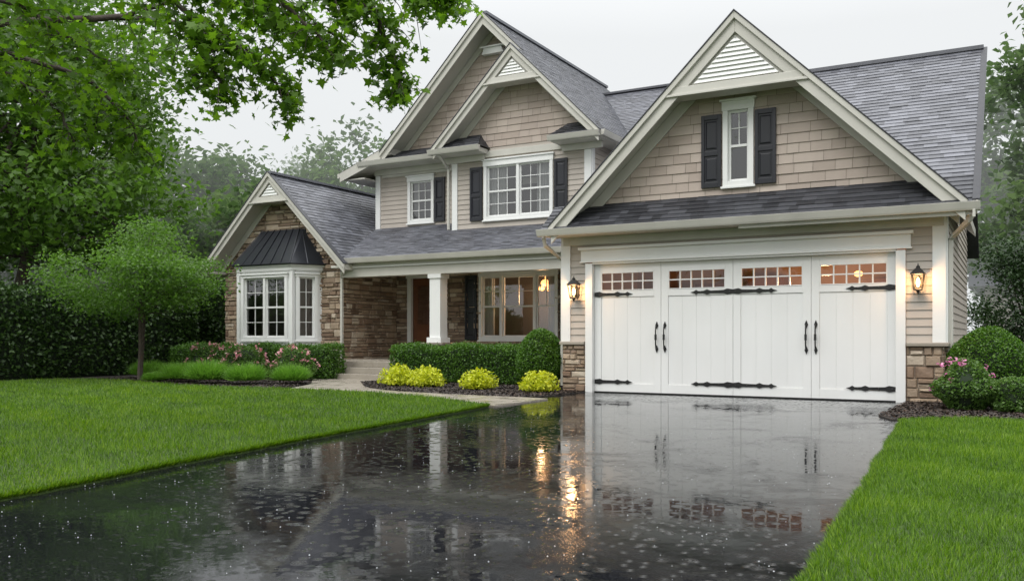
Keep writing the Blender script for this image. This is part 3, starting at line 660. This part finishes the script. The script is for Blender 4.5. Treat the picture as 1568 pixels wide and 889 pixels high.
LM['small']=leafmat('small_tree_leaves',[(.045,.10,.014),(.078,.16,.022),(.125,.235,.036)],.4)
LM['hedgedark']=leafmat('dark_hedge_leaves',[(.018,.042,.010),(.035,.075,.015),(.06,.115,.022)],.2)
LM['box']=leafmat('boxwood_leaves',[(.032,.085,.010),(.062,.145,.014),(.105,.22,.022)],.25)
LM['lime']=leafmat('yellow_spirea_leaves',[(.30,.36,.02),(.46,.50,.03),(.60,.62,.06)],.3)
LM['lilygrass']=leafmat('liriope_blades',[(.06,.16,.02),(.12,.26,.03),(.20,.36,.055)],.33)
LM['azalea']=leafmat('azalea_leaves',[(.045,.10,.018),(.075,.15,.025),(.11,.20,.04)],.3)
LM['pink']=leafmat('pink_flowers',[(.45,.16,.20),(.62,.28,.32),(.74,.45,.46)],.25)
LM['magenta']=leafmat('magenta_flowers',[(.52,.13,.32),(.68,.25,.46),(.77,.40,.58)],.25)
LM['haze']=leafmat('distant_hazed_leaves',[(.045,.085,.028),(.085,.14,.045),(.135,.20,.07)],.35,.7,.1)  # some distance haze mixed into the leaf colours
LM['haze2']=leafmat('far_hazed_leaves',[(.06,.10,.045),(.10,.145,.065),(.14,.19,.09)],.35,.8,.1)  # paler and greyer still, haze put into the colour
LM['conifer']=leafmat('evergreen_leaves',[(.015,.035,.012),(.03,.062,.018),(.05,.095,.028)],.15)
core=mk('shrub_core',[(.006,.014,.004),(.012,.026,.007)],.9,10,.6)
def ellips(n,c,r,power=.25,lump=.12,seed=0):
    d=rng.normal(size=(n,3)); d/=np.linalg.norm(d,axis=1)[:,None]
    f=1+lump*(np.sin(d[:,0]*5+seed)*np.cos(d[:,1]*4+seed*2)+np.sin(d[:,2]*6+seed*3))*.7
    rr=rng.random(n)**power
    return np.array(c)+d*np.array(r)*(f*rr)[:,None]
def tree(name,base,cc,rad,ncl,per,lsize,mat,trunk_r=.15,clr=.5,stems=1,flat=.6,limbs=26,low=-.9):
    E=empty(name); m=M(); base=Vector(base); cc=np.array(cc,float)
    cl=ellips(ncl,cc,rad,.33,.2,rng.random()*6); cl=cl[cl[:,2]>cc[2]+rad[2]*low]; ncl=len(cl)
    fork=Vector((cc[0],cc[1],max(base.z+.4,cc[2]-rad[2]*.75)))
    for sN in range(stems):
        off=Vector((random.uniform(-1,1),random.uniform(-1,1),0))*trunk_r*(2.0 if stems>1 else 0)
        f2=fork+off*2.5; mid=base.lerp(f2,.5)+Vector((random.uniform(-1,1),random.uniform(-1,1),0))*trunk_r*.8
        top=Vector((cc[0]+off.x*3,cc[1]+off.y*3,cc[2]+rad[2]*.55))
        m.tube([base+off,base+off*1.0+Vector((0,0,.25*trunk_r)),mid+off,f2,f2.lerp(top,.5),top],[trunk_r*1.35,trunk_r,trunk_r*.85,trunk_r*.7,trunk_r*.4,trunk_r*.08],9)
        for i in rng.choice(ncl,min(limbs//stems,ncl),replace=False):
            tgt=Vector(cl[i]); st=f2.lerp(top,random.uniform(0,.75)); md=st.lerp(tgt,.5)+Vector((0,0,-.08*(tgt-st).length))
            m.tube([st,md,tgt],[trunk_r*.32,trunk_r*.2,trunk_r*.06],5)
    m.obj('trunk_and_limbs','bark',E,smooth=True)
    idx=np.repeat(np.arange(ncl),per); n=len(idx)
    off=rng.normal(size=(n,3))*clr*.5; off[:,2]*=flat; c=cl[idx]+off
    crn=rng.random(ncl); rnd=np.clip(.45*crn[idx]+.4*rng.random(n)+.12*(off[:,2]/(clr*.5*flat))*.5+.1,0,1)
    leaves('crown_leaves',c,lsize,mat,rnd,E); return E
def maple():
    E=empty('maple_tree'); m=M(); C=[]; 
    fork=Vector((-9.3,3.5,2.9))
    m.tube([(-9.4,3.4,-.05),(-9.38,3.42,.3),(-9.3,3.4,1.6),fork],[.36,.26,.22,.2],12)
    m.tube([fork,(-9.5,3.2,4.6),(-9.6,3.6,6.6),(-9.4,3.5,8.3)],[.17,.12,.08,.02],9)
    limbs=[
     (.05,.28,3.0,[(-9.3,3.5,2.9),(-7.9,4.0,3.75),(-6.04,4.64,4.0),(-5.37,5.02,3.86),(-4.70,5.39,3.78),(-4.35,5.6,3.5),(-4.25,5.7,3.15),(-4.2,5.7,2.95)]),
     (.018,0,2.6,[(-4.70,5.39,3.78),(-4.3,5.6,3.8),(-4.0,5.78,3.78),(-3.86,5.86,3.70)]),
     (.022,0,2.6,[(-6.04,4.64,4.0),(-5.7,4.85,3.6),(-5.4,5.0,3.38),(-5.14,5.14,3.12),(-4.95,5.26,2.85)]),
     (.018,0,2.3,[(-5.65,4.87,3.5),(-5.5,4.96,3.15),(-5.42,5.0,2.95)]),
     (.018,0,2.6,[(-5.2,5.1,3.84),(-4.85,5.3,3.5),(-4.62,5.44,3.2)]),
     (.018,0,2.4,[(-5.9,4.7,3.95),(-5.3,5.3,3.9),(-4.6,6.0,3.95),(-4.1,6.3,3.85)]),
     (.022,0,2.2,[(-8.5,3.8,3.4),(-7.4,3.9,3.7),(-6.8,4.2,3.6),(-6.45,4.42,3.35),(-6.1,4.65,3.1)]),
     (.022,0,2.2,[(-8.5,3.8,3.4),(-7.8,4.6,3.5),(-7.2,5.1,3.3),(-6.9,5.3,3.0)]),
     (.018,0,2.0,[(-7.4,3.9,3.7),(-6.9,3.9,3.9),(-6.3,4.1,3.95),(-5.7,4.3,4.05)]),
     (.05,.28,2.0,[(-9.3,3.5,3.2),(-8.6,4.8,3.9),(-8.0,6.0,4.3),(-7.5,6.9,4.3),(-7.1,7.4,3.9)]),
     (.022,0,2.0,[(-8.0,6.0,4.3),(-7.2,6.2,4.4),(-6.6,6.5,4.3),(-6.1,6.7,4.0)]),
     (.020,0,2.2,[(-7.0,4.3,4.1),(-5.9,5.2,3.95),(-5.2,5.6,3.75),(-4.85,5.8,3.4)]),
     (.020,0,2.4,[(-8.5,3.8,3.4),(-7.6,4.3,3.35),(-7.0,4.6,2.95),(-6.8,4.7,2.6)]),
     (.020,0,2.0,[(-7.4,4.4,3.4),(-6.8,4.75,3.2),(-6.5,4.95,2.85),(-6.42,5.0,2.62)]),
     (.06,2,0,[(-9.5,3.3,4.6),(-8.3,4.2,5.6),(-7.0,5.2,6.0)]),(.06,2,0,[(-9.6,3.5,5.6),(-10.8,4.6,6.4),(-11.5,5.6,6.6)]),(.06,2,0,[(-9.5,3.2,4.2),(-10.5,2.2,5.2),(-11.6,1.6,5.8)]),
    ]
    for (r0,sf,dens,pl) in limbs:
        sp_=[]; P3=[Vector(p) for p in pl]
        for i in range(len(P3)-1):
            p0,p1,p2,p3=P3[max(i-1,0)],P3[i],P3[i+1],P3[min(i+2,len(P3)-1)]
            for k in range(5):
                t=k/5; sp_.append(.5*((2*p1)+(-p0+p2)*t+(2*p0-5*p1+4*p2-p3)*t*t+(-p0+3*p1-3*p2+p3)*t**3)+Vector([random.gauss(0,.012) for _ in range(3)]))
        sp_.append(P3[-1]); n=len(sp_)
        m.tube(sp_,[r0*(1-i/n)**.8+.004 for i in range(n)],6)
        for i in range(int(n*sf),n):
            for _ in range(int(dens+random.random())):
                f=min(1,(n-i)/n+.35)
                d=Vector((random.gauss(0,1),random.gauss(0,1),random.gauss(-.4,.5))).normalized(); Lt=random.uniform(.18,.52)*f
                a=sp_[i]; b=a+d*Lt*.6; e2=a+d*Lt+Vector((0,0,-.12*Lt-.05)); m.tube([a,b,e2],[.005,.0035,.0015],4)
                for q in range(int(8+Lt*22)):
                    t=random.uniform(.15,1.08); pt=a.lerp(b,t/.6) if t<.6 else b.lerp(e2,(t-.6)/.4)
                    C.append(tuple(pt+Vector((random.gauss(0,.05),random.gauss(0,.05),random.gauss(-.02,.035)))))
    cl=ellips(80,(-10.4,2.6,7.0),(2.6,2.6,1.8),.4,.2,2)
    idx=np.repeat(np.arange(80),60); cu=cl[idx]+rng.normal(size=(len(idx),3))*.3
    m.obj('trunk_and_branches','bark',E,smooth=True); C=np.array(C)
    leaves('near_leaves',C,.082,LM['maple'],np.clip(rng.random(len(C)),0,1),E,MAPLE,.35)
    leaves('upper_leaves',cu,.14,LM['maple'],rng.random(len(cu)),E)
maple()
tree('shade_tree',(-25.6,15.6,0),(-25.0,15.7,7.0),(4.4,4.4,5.0),230,170,.21,LM['tree'],.24,1.1,limbs=40,low=-.85)
tree('shade_tree',(-33,14,0),(-32,15,7.0),(4.0,4.0,5.0),120,130,.25,LM['tree'],.24,1.2,limbs=24)
tree('ornamental_tree',(-17.5,13.7,0),(-17.4,13.7,2.35),(1.85,1.6,1.1),95,190,.08,LM['small'],.04,.6,stems=4,flat=.35,limbs=44,low=-.75)
def boxpts(n,x0,x1,y0,y1,z0,z1,lump=.04):
    dx,dy,dz=x1-x0,y1-y0,z1-z0; A=np.array([dx*dy,dx*dz,dx*dz,dy*dz,dy*dz]); f=rng.choice(5,n,p=A/A.sum()); u=rng.random(n); v=rng.random(n)
    X=np.where(f==3,x0,np.where(f==4,x1,x0+u*dx)); Y=np.where(f==1,y0,np.where(f==2,y1,np.where(f==0,y0+v*dy,y0+u*dy))); Z=np.where(f==0,z1,z0+v*dz)
    p=np.column_stack([X,Y,Z]); cx=np.array([(x0+x1)/2,(y0+y1)/2,(z0+z1)/2]); 
    h=np.array([dx,dy,dz])/2; rr=min(h)*.35; q=np.abs(p-cx)-(h-rr); ex=np.maximum(q,0); ln=np.linalg.norm(ex,axis=1); sc=np.where(ln>rr,rr/np.maximum(ln,1e-6),1)
    p=np.where((q>0),cx+np.sign(p-cx)*((h-rr)+ex*sc[:,None]),p)
    w=lump*(np.sin(p[:,0]*3.1+p[:,2]*2)+np.sin(p[:,1]*2.7+p[:,0]*5.3))*.5
    p[:,2]+=w*(p[:,2]-z0)/dz; p[:,1]+=w*.6; return p+rng.normal(0,.022+lump*.25,(n,3))
def hedge(name,n,b,size,mat,lump=.04):
    E=empty(name); p=boxpts(n,*b,lump=lump); k=.05+lump*.6
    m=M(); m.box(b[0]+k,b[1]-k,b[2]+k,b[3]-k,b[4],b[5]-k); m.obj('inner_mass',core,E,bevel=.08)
    dep=rng.random(n); leaves('leaves',p,size,mat,np.clip(dep*.85+.1*np.sin(p[:,0]*4),0,1),E,up=.3)
def shrub(name,c,r,n,size,mat,nf=0,fs=.05,lump=.06,fmat=None):
    E=empty(name); p=ellips(n,c,r,.06,lump,rng.random()*6); p=p[p[:,2]>.02]
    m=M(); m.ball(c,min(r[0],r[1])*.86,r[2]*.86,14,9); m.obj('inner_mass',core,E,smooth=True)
    leaves('leaves',p,size,mat,rng.random(len(p)),E,up=.3)
    if nf:
        q=ellips(nf,c,np.array(r)*1.06,.04,lump,1); q=q[q[:,2]>c[2]-.1*r[2]]; q=np.repeat(q,7,0)+rng.normal(0,fs*.45,(len(q)*7,3))
        leaves('flowers',q,fs,fmat,rng.random(len(q)),E,up=.6)
hedge('box_hedge',26000,(-12.2,-8.85,16.1,16.95,0,.80),.045,LM['box'])
hedge('box_hedge',30000,(-19.3,-14.0,16.05,16.72,0,.78),.048,LM['box'],.05)
hedge('privet_hedge',46000,(-22.4,-20.2,2.5,17.8,0,2.15),.11,LM['hedgedark'],.16)
hedge('privet_hedge',14000,(-24,-19.6,18.4,20.0,0,2.5),.11,LM['hedgedark'],.16)
shrub('boxwood_shrub',(-7.85,15.1,.56),(.46,.45,.60),17000,.038,LM['box'],lump=.04)
shrub('boxwood_shrub',(-.30,15.05,.52),(.58,.56,.66),20000,.038,LM['box'],lump=.05)
shrub('azalea_shrub',(-.55,13.8,.30),(.42,.38,.36),5500,.05,LM['azalea'],nf=34,fs=.055,fmat=LM['magenta'],lump=.14)
shrub('azalea_shrub',(.12,13.7,.22),(.40,.4,.28),5000,.045,LM['azalea'],lump=.14)
shrub('azalea_shrub',(-16.7,15.0,.36),(.66,.5,.44),6500,.055,LM['azalea'],nf=110,fs=.075,fmat=LM['pink'],lump=.16)
shrub('azalea_shrub',(-15.7,15.1,.36),(.62,.5,.42),6000,.055,LM['azalea'],nf=100,fs=.075,fmat=LM['pink'],lump=.16)
shrub('azalea_shrub',(-14.3,15.3,.34),(.5,.42,.40),5000,.055,LM['azalea'],nf=70,fs=.075,fmat=LM['pink'],lump=.16)
for c,r in (((-10.95,14.75),.32),((-10.2,14.7),.30),((-8.87,14.5),.29),((-7.5,14.35),.29)):
    E=empty('yellow_spirea'); nS=1500
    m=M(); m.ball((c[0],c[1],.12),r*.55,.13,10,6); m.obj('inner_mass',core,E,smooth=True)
    dS=rng.normal(size=(nS,3)); dS[:,2]=np.abs(dS[:,2])+.15; dS/=np.linalg.norm(dS,axis=1)[:,None]
    ln=r*rng.uniform(.55,1.22,nS)*(1+.18*np.sin(np.arctan2(dS[:,1],dS[:,0])*5+c[0])); pS=np.array([c[0],c[1],.04])+dS*ln[:,None]*np.array([1,1,.95])
    leaves('leaves',np.repeat(pS,2,0)+rng.normal(0,.015,(nS*2,3)),.06,LM['lime'],rng.random(nS*2),E,up=.2)
def mound(name,c,r,h,n,mat):
    E=empty(name); a=rng.uniform(0,2*np.pi,n); rr=rng.random(n)**.5*r*.75
    base=np.column_stack([c[0]+np.cos(a)*rr,c[1]+np.sin(a)*rr,np.full(n,.02)+(1-(rr/r)**2)*h*.45])
    el=rng.normal(.8,.4,n); a2=a+rng.normal(0,.6,n)
    d=np.column_stack([np.cos(a2)*np.cos(el),np.sin(a2)*np.cos(el),np.abs(np.sin(el))]); 
    blades('blades',base,d,rng.uniform(.6,1.15,n)*h*.75,np.full(n,.009),mat,np.clip(rng.random(n)*.7+.3*(base[:,2]/h)*1.5,0,1),E)
for c,r,h in (((-18.2,14.5),.44,.40),((-17.1,14.2),.40,.36),((-16.0,13.6),.40,.42),((-15.0,13.45),.44,.48),((-14.05,13.6),.40,.42),((-13.35,14.2),.38,.40),((-16.7,13.45),.26,.2)):
    mound('liriope_clump',c,r,h,2400,LM['lilygrass'])
tree('evergreen_shrub',(.5,25,0),(.5,25,1.9),(1.3,1.3,2.0),90,200,.09,LM['conifer'],.08,.5,limbs=20,low=-1)
shrub('foundation_shrub',(.6,17.2,.45),(.6,.6,.5),5000,.06,LM['azalea'])
def woods(name,specs,mat,per=120,ls=.38):
    E=empty(name); m=M(); cs=[];rs=[]
    for (x,y,h,r) in specs:
        cc=(x,y,h*.56); cl=ellips(100,cc,(r,r,h*.44),.35,.28,rng.random()*6); idx=np.repeat(np.arange(100),per)
        off=rng.normal(size=(len(idx),3))*r*.13; c=cl[idx]+off; crn=rng.random(100)
        rr=np.clip(.5*crn[idx]+.5*rng.random(len(idx)),0,1); k=c[:,2]>.1; cs.append(c[k]); rs.append(rr[k])
        m.tube([(x,y,0),(x+.1,y,h*.4),(x,y,h*.85)],[.3,.22,.05],7)
    m.obj('trunks','bark',E); leaves('foliage',np.concatenate(cs),ls,mat,np.concatenate(rs),E)
woods('background_trees',[(-34,30,9.8,4.2),(-29,36,10.8,4.4),(-40,24,10.5,5),(-23.5,38,11,4.2),(-33,22,8,3.5),(-27.5,27,7.5,3.4),(-44,16,11,5)],LM['haze'],160)
woods('background_trees',[(-46,52,14.5,6),(-36,56,15.5,6),(-27,58,16,5.5),(-19,60,15,5),(-58,40,16,7),(-10,62,12,5),(-31,50,14,5)],LM['haze2'],170)
woods('background_trees',[(2.6,33,12.3,3.4),(6,31,11,3.5),(5,40,14,4.5),(1,44,11,4)],LM['haze'],190,.32)
NH=empty('neighbour_house'); m=M(); m.box(-1,8,42,50,0,3.2); m.obj('walls','siding',NH)
m=M(); m.prism(Fs,[(41.5,3.1),(46,5.9),(50.5,3.1)],-1.6,8.6); m.obj('roof','roof',NH)
def chips(poly,lo,hi,n,par):
    c=rng.uniform(lo,hi,(n,2)); c=c[inpoly(c,poly)]; c=np.column_stack([c,rng.uniform(.014,.035,len(c))])
    leaves('mulch_chips',c,.045,MT['chip'],rng.random(len(c)),par,up=1.5)
beds=[o for o in bpy.data.objects if o.name.startswith('mulch_bed')]
chips(bedL,(-12.6,12.8),(-6.8,17.4),26000,beds[0]); chips(bedR,(-1.5,11.7),(3,16),20000,beds[1]); chips(bedW,(-19,12.5),(-12.2,16.5),22000,beds[2])

# rain mist hanging beyond the house (absorption, with emission standing in for scattered daylight)
mm=bpy.data.materials.new('emissive_mist'); mm.use_nodes=True; nt=mm.node_tree; nt.nodes.remove(nt.nodes['Principled BSDF'])
va=_n(nt,'ShaderNodeVolumeAbsorption'); va.inputs['Color'].default_value=(0,0,0,1); va.inputs['Density'].default_value=.013
ve=_n(nt,'ShaderNodeEmission'); ve.inputs['Color'].default_value=(.86,.89,.90,1); ve.inputs['Strength'].default_value=.013*.95
va2=_n(nt,'ShaderNodeAddShader'); nt.links.new(va.outputs[0],va2.inputs[0]); nt.links.new(ve.outputs[0],va2.inputs[1])
nt.links.new(va2.outputs[0],nt.nodes['Material Output'].inputs['Volume'])
m=M(); m.prism(Fr((0,0,0),(1,0,0),(0,0,1),(0,1,0)),[(-80,-5),(-26.5,-5),(-26.5,24.5),(-18,30.5),(40,30.5),(40,75),(-80,75)],.0,32); m.obj('mist',mm)

# ================================================================= LIGHT + CAMERA
w=bpy.data.worlds.new('World'); scene.world=w; w.use_nodes=True; nt=w.node_tree; bg=nt.nodes['Background']; out=nt.nodes['World Output']
sky=_n(nt,'ShaderNodeTexSky'); sky.sky_type='NISHITA'; sky.sun_disc=False; sky.sun_elevation=math.radians(55); sky.sun_rotation=math.radians(200); sky.dust_density=4
nt.links.new(sky.outputs[0],bg.inputs[0]); bg.inputs[1].default_value=.006
bg2=_n(nt,'ShaderNodeBackground'); tc=_n(nt,'ShaderNodeTexCoord'); sx=_n(nt,'ShaderNodeSeparateXYZ'); nt.links.new(tc.outputs['Generated'],sx.inputs[0])
cr=_n(nt,'ShaderNodeValToRGB'); e=cr.color_ramp.elements; e[0].position=0; e[0].color=(.262,.267,.271,1); e[1].position=1; e[1].color=(.98,.99,1.0,1)
q=e.new(.36); q.color=(.29,.294,.297,1); q=e.new(.62); q.color=(.62,.63,.64,1)
nz=_n(nt,'ShaderNodeTexNoise'); nz.inputs['Scale'].default_value=1.6; nz.inputs['Detail'].default_value=3; nt.links.new(tc.outputs['Generated'],nz.inputs['Vector'])
ma=_n(nt,'ShaderNodeMath',operation='MULTIPLY_ADD'); ma.inputs[1].default_value=.08; nt.links.new(nz.outputs['Fac'],ma.inputs[0]); nt.links.new(sx.outputs[2],ma.inputs[2])
nt.links.new(ma.outputs[0],cr.inputs[0]); nt.links.new(cr.outputs[0],bg2.inputs[0]); bg2.inputs[1].default_value=3.1
ad=_n(nt,'ShaderNodeAddShader'); nt.links.new(bg.outputs[0],ad.inputs[0]); nt.links.new(bg2.outputs[0],ad.inputs[1]); nt.links.new(ad.outputs[0],out.inputs[0])
l=bpy.data.lights.new('sun','SUN'); l.energy=1.1; l.angle=math.radians(30); l.color=(1,.97,.93); o=bpy.data.objects.new('sun',l); COL.objects.link(o)
d=Vector((.25,.85,-.95)); o.rotation_euler=d.to_track_quat('-Z','Y').to_euler()
cam=bpy.data.cameras.new('camera'); cam.lens=31.34; cam.sensor_width=36; cam.shift_y=.045; cam.clip_end=2000
co=bpy.data.objects.new('camera',cam); co.location=(0,0,1.02); co.rotation_euler=(math.radians(90),0,math.radians(29.3)); COL.objects.link(co); scene.camera=co
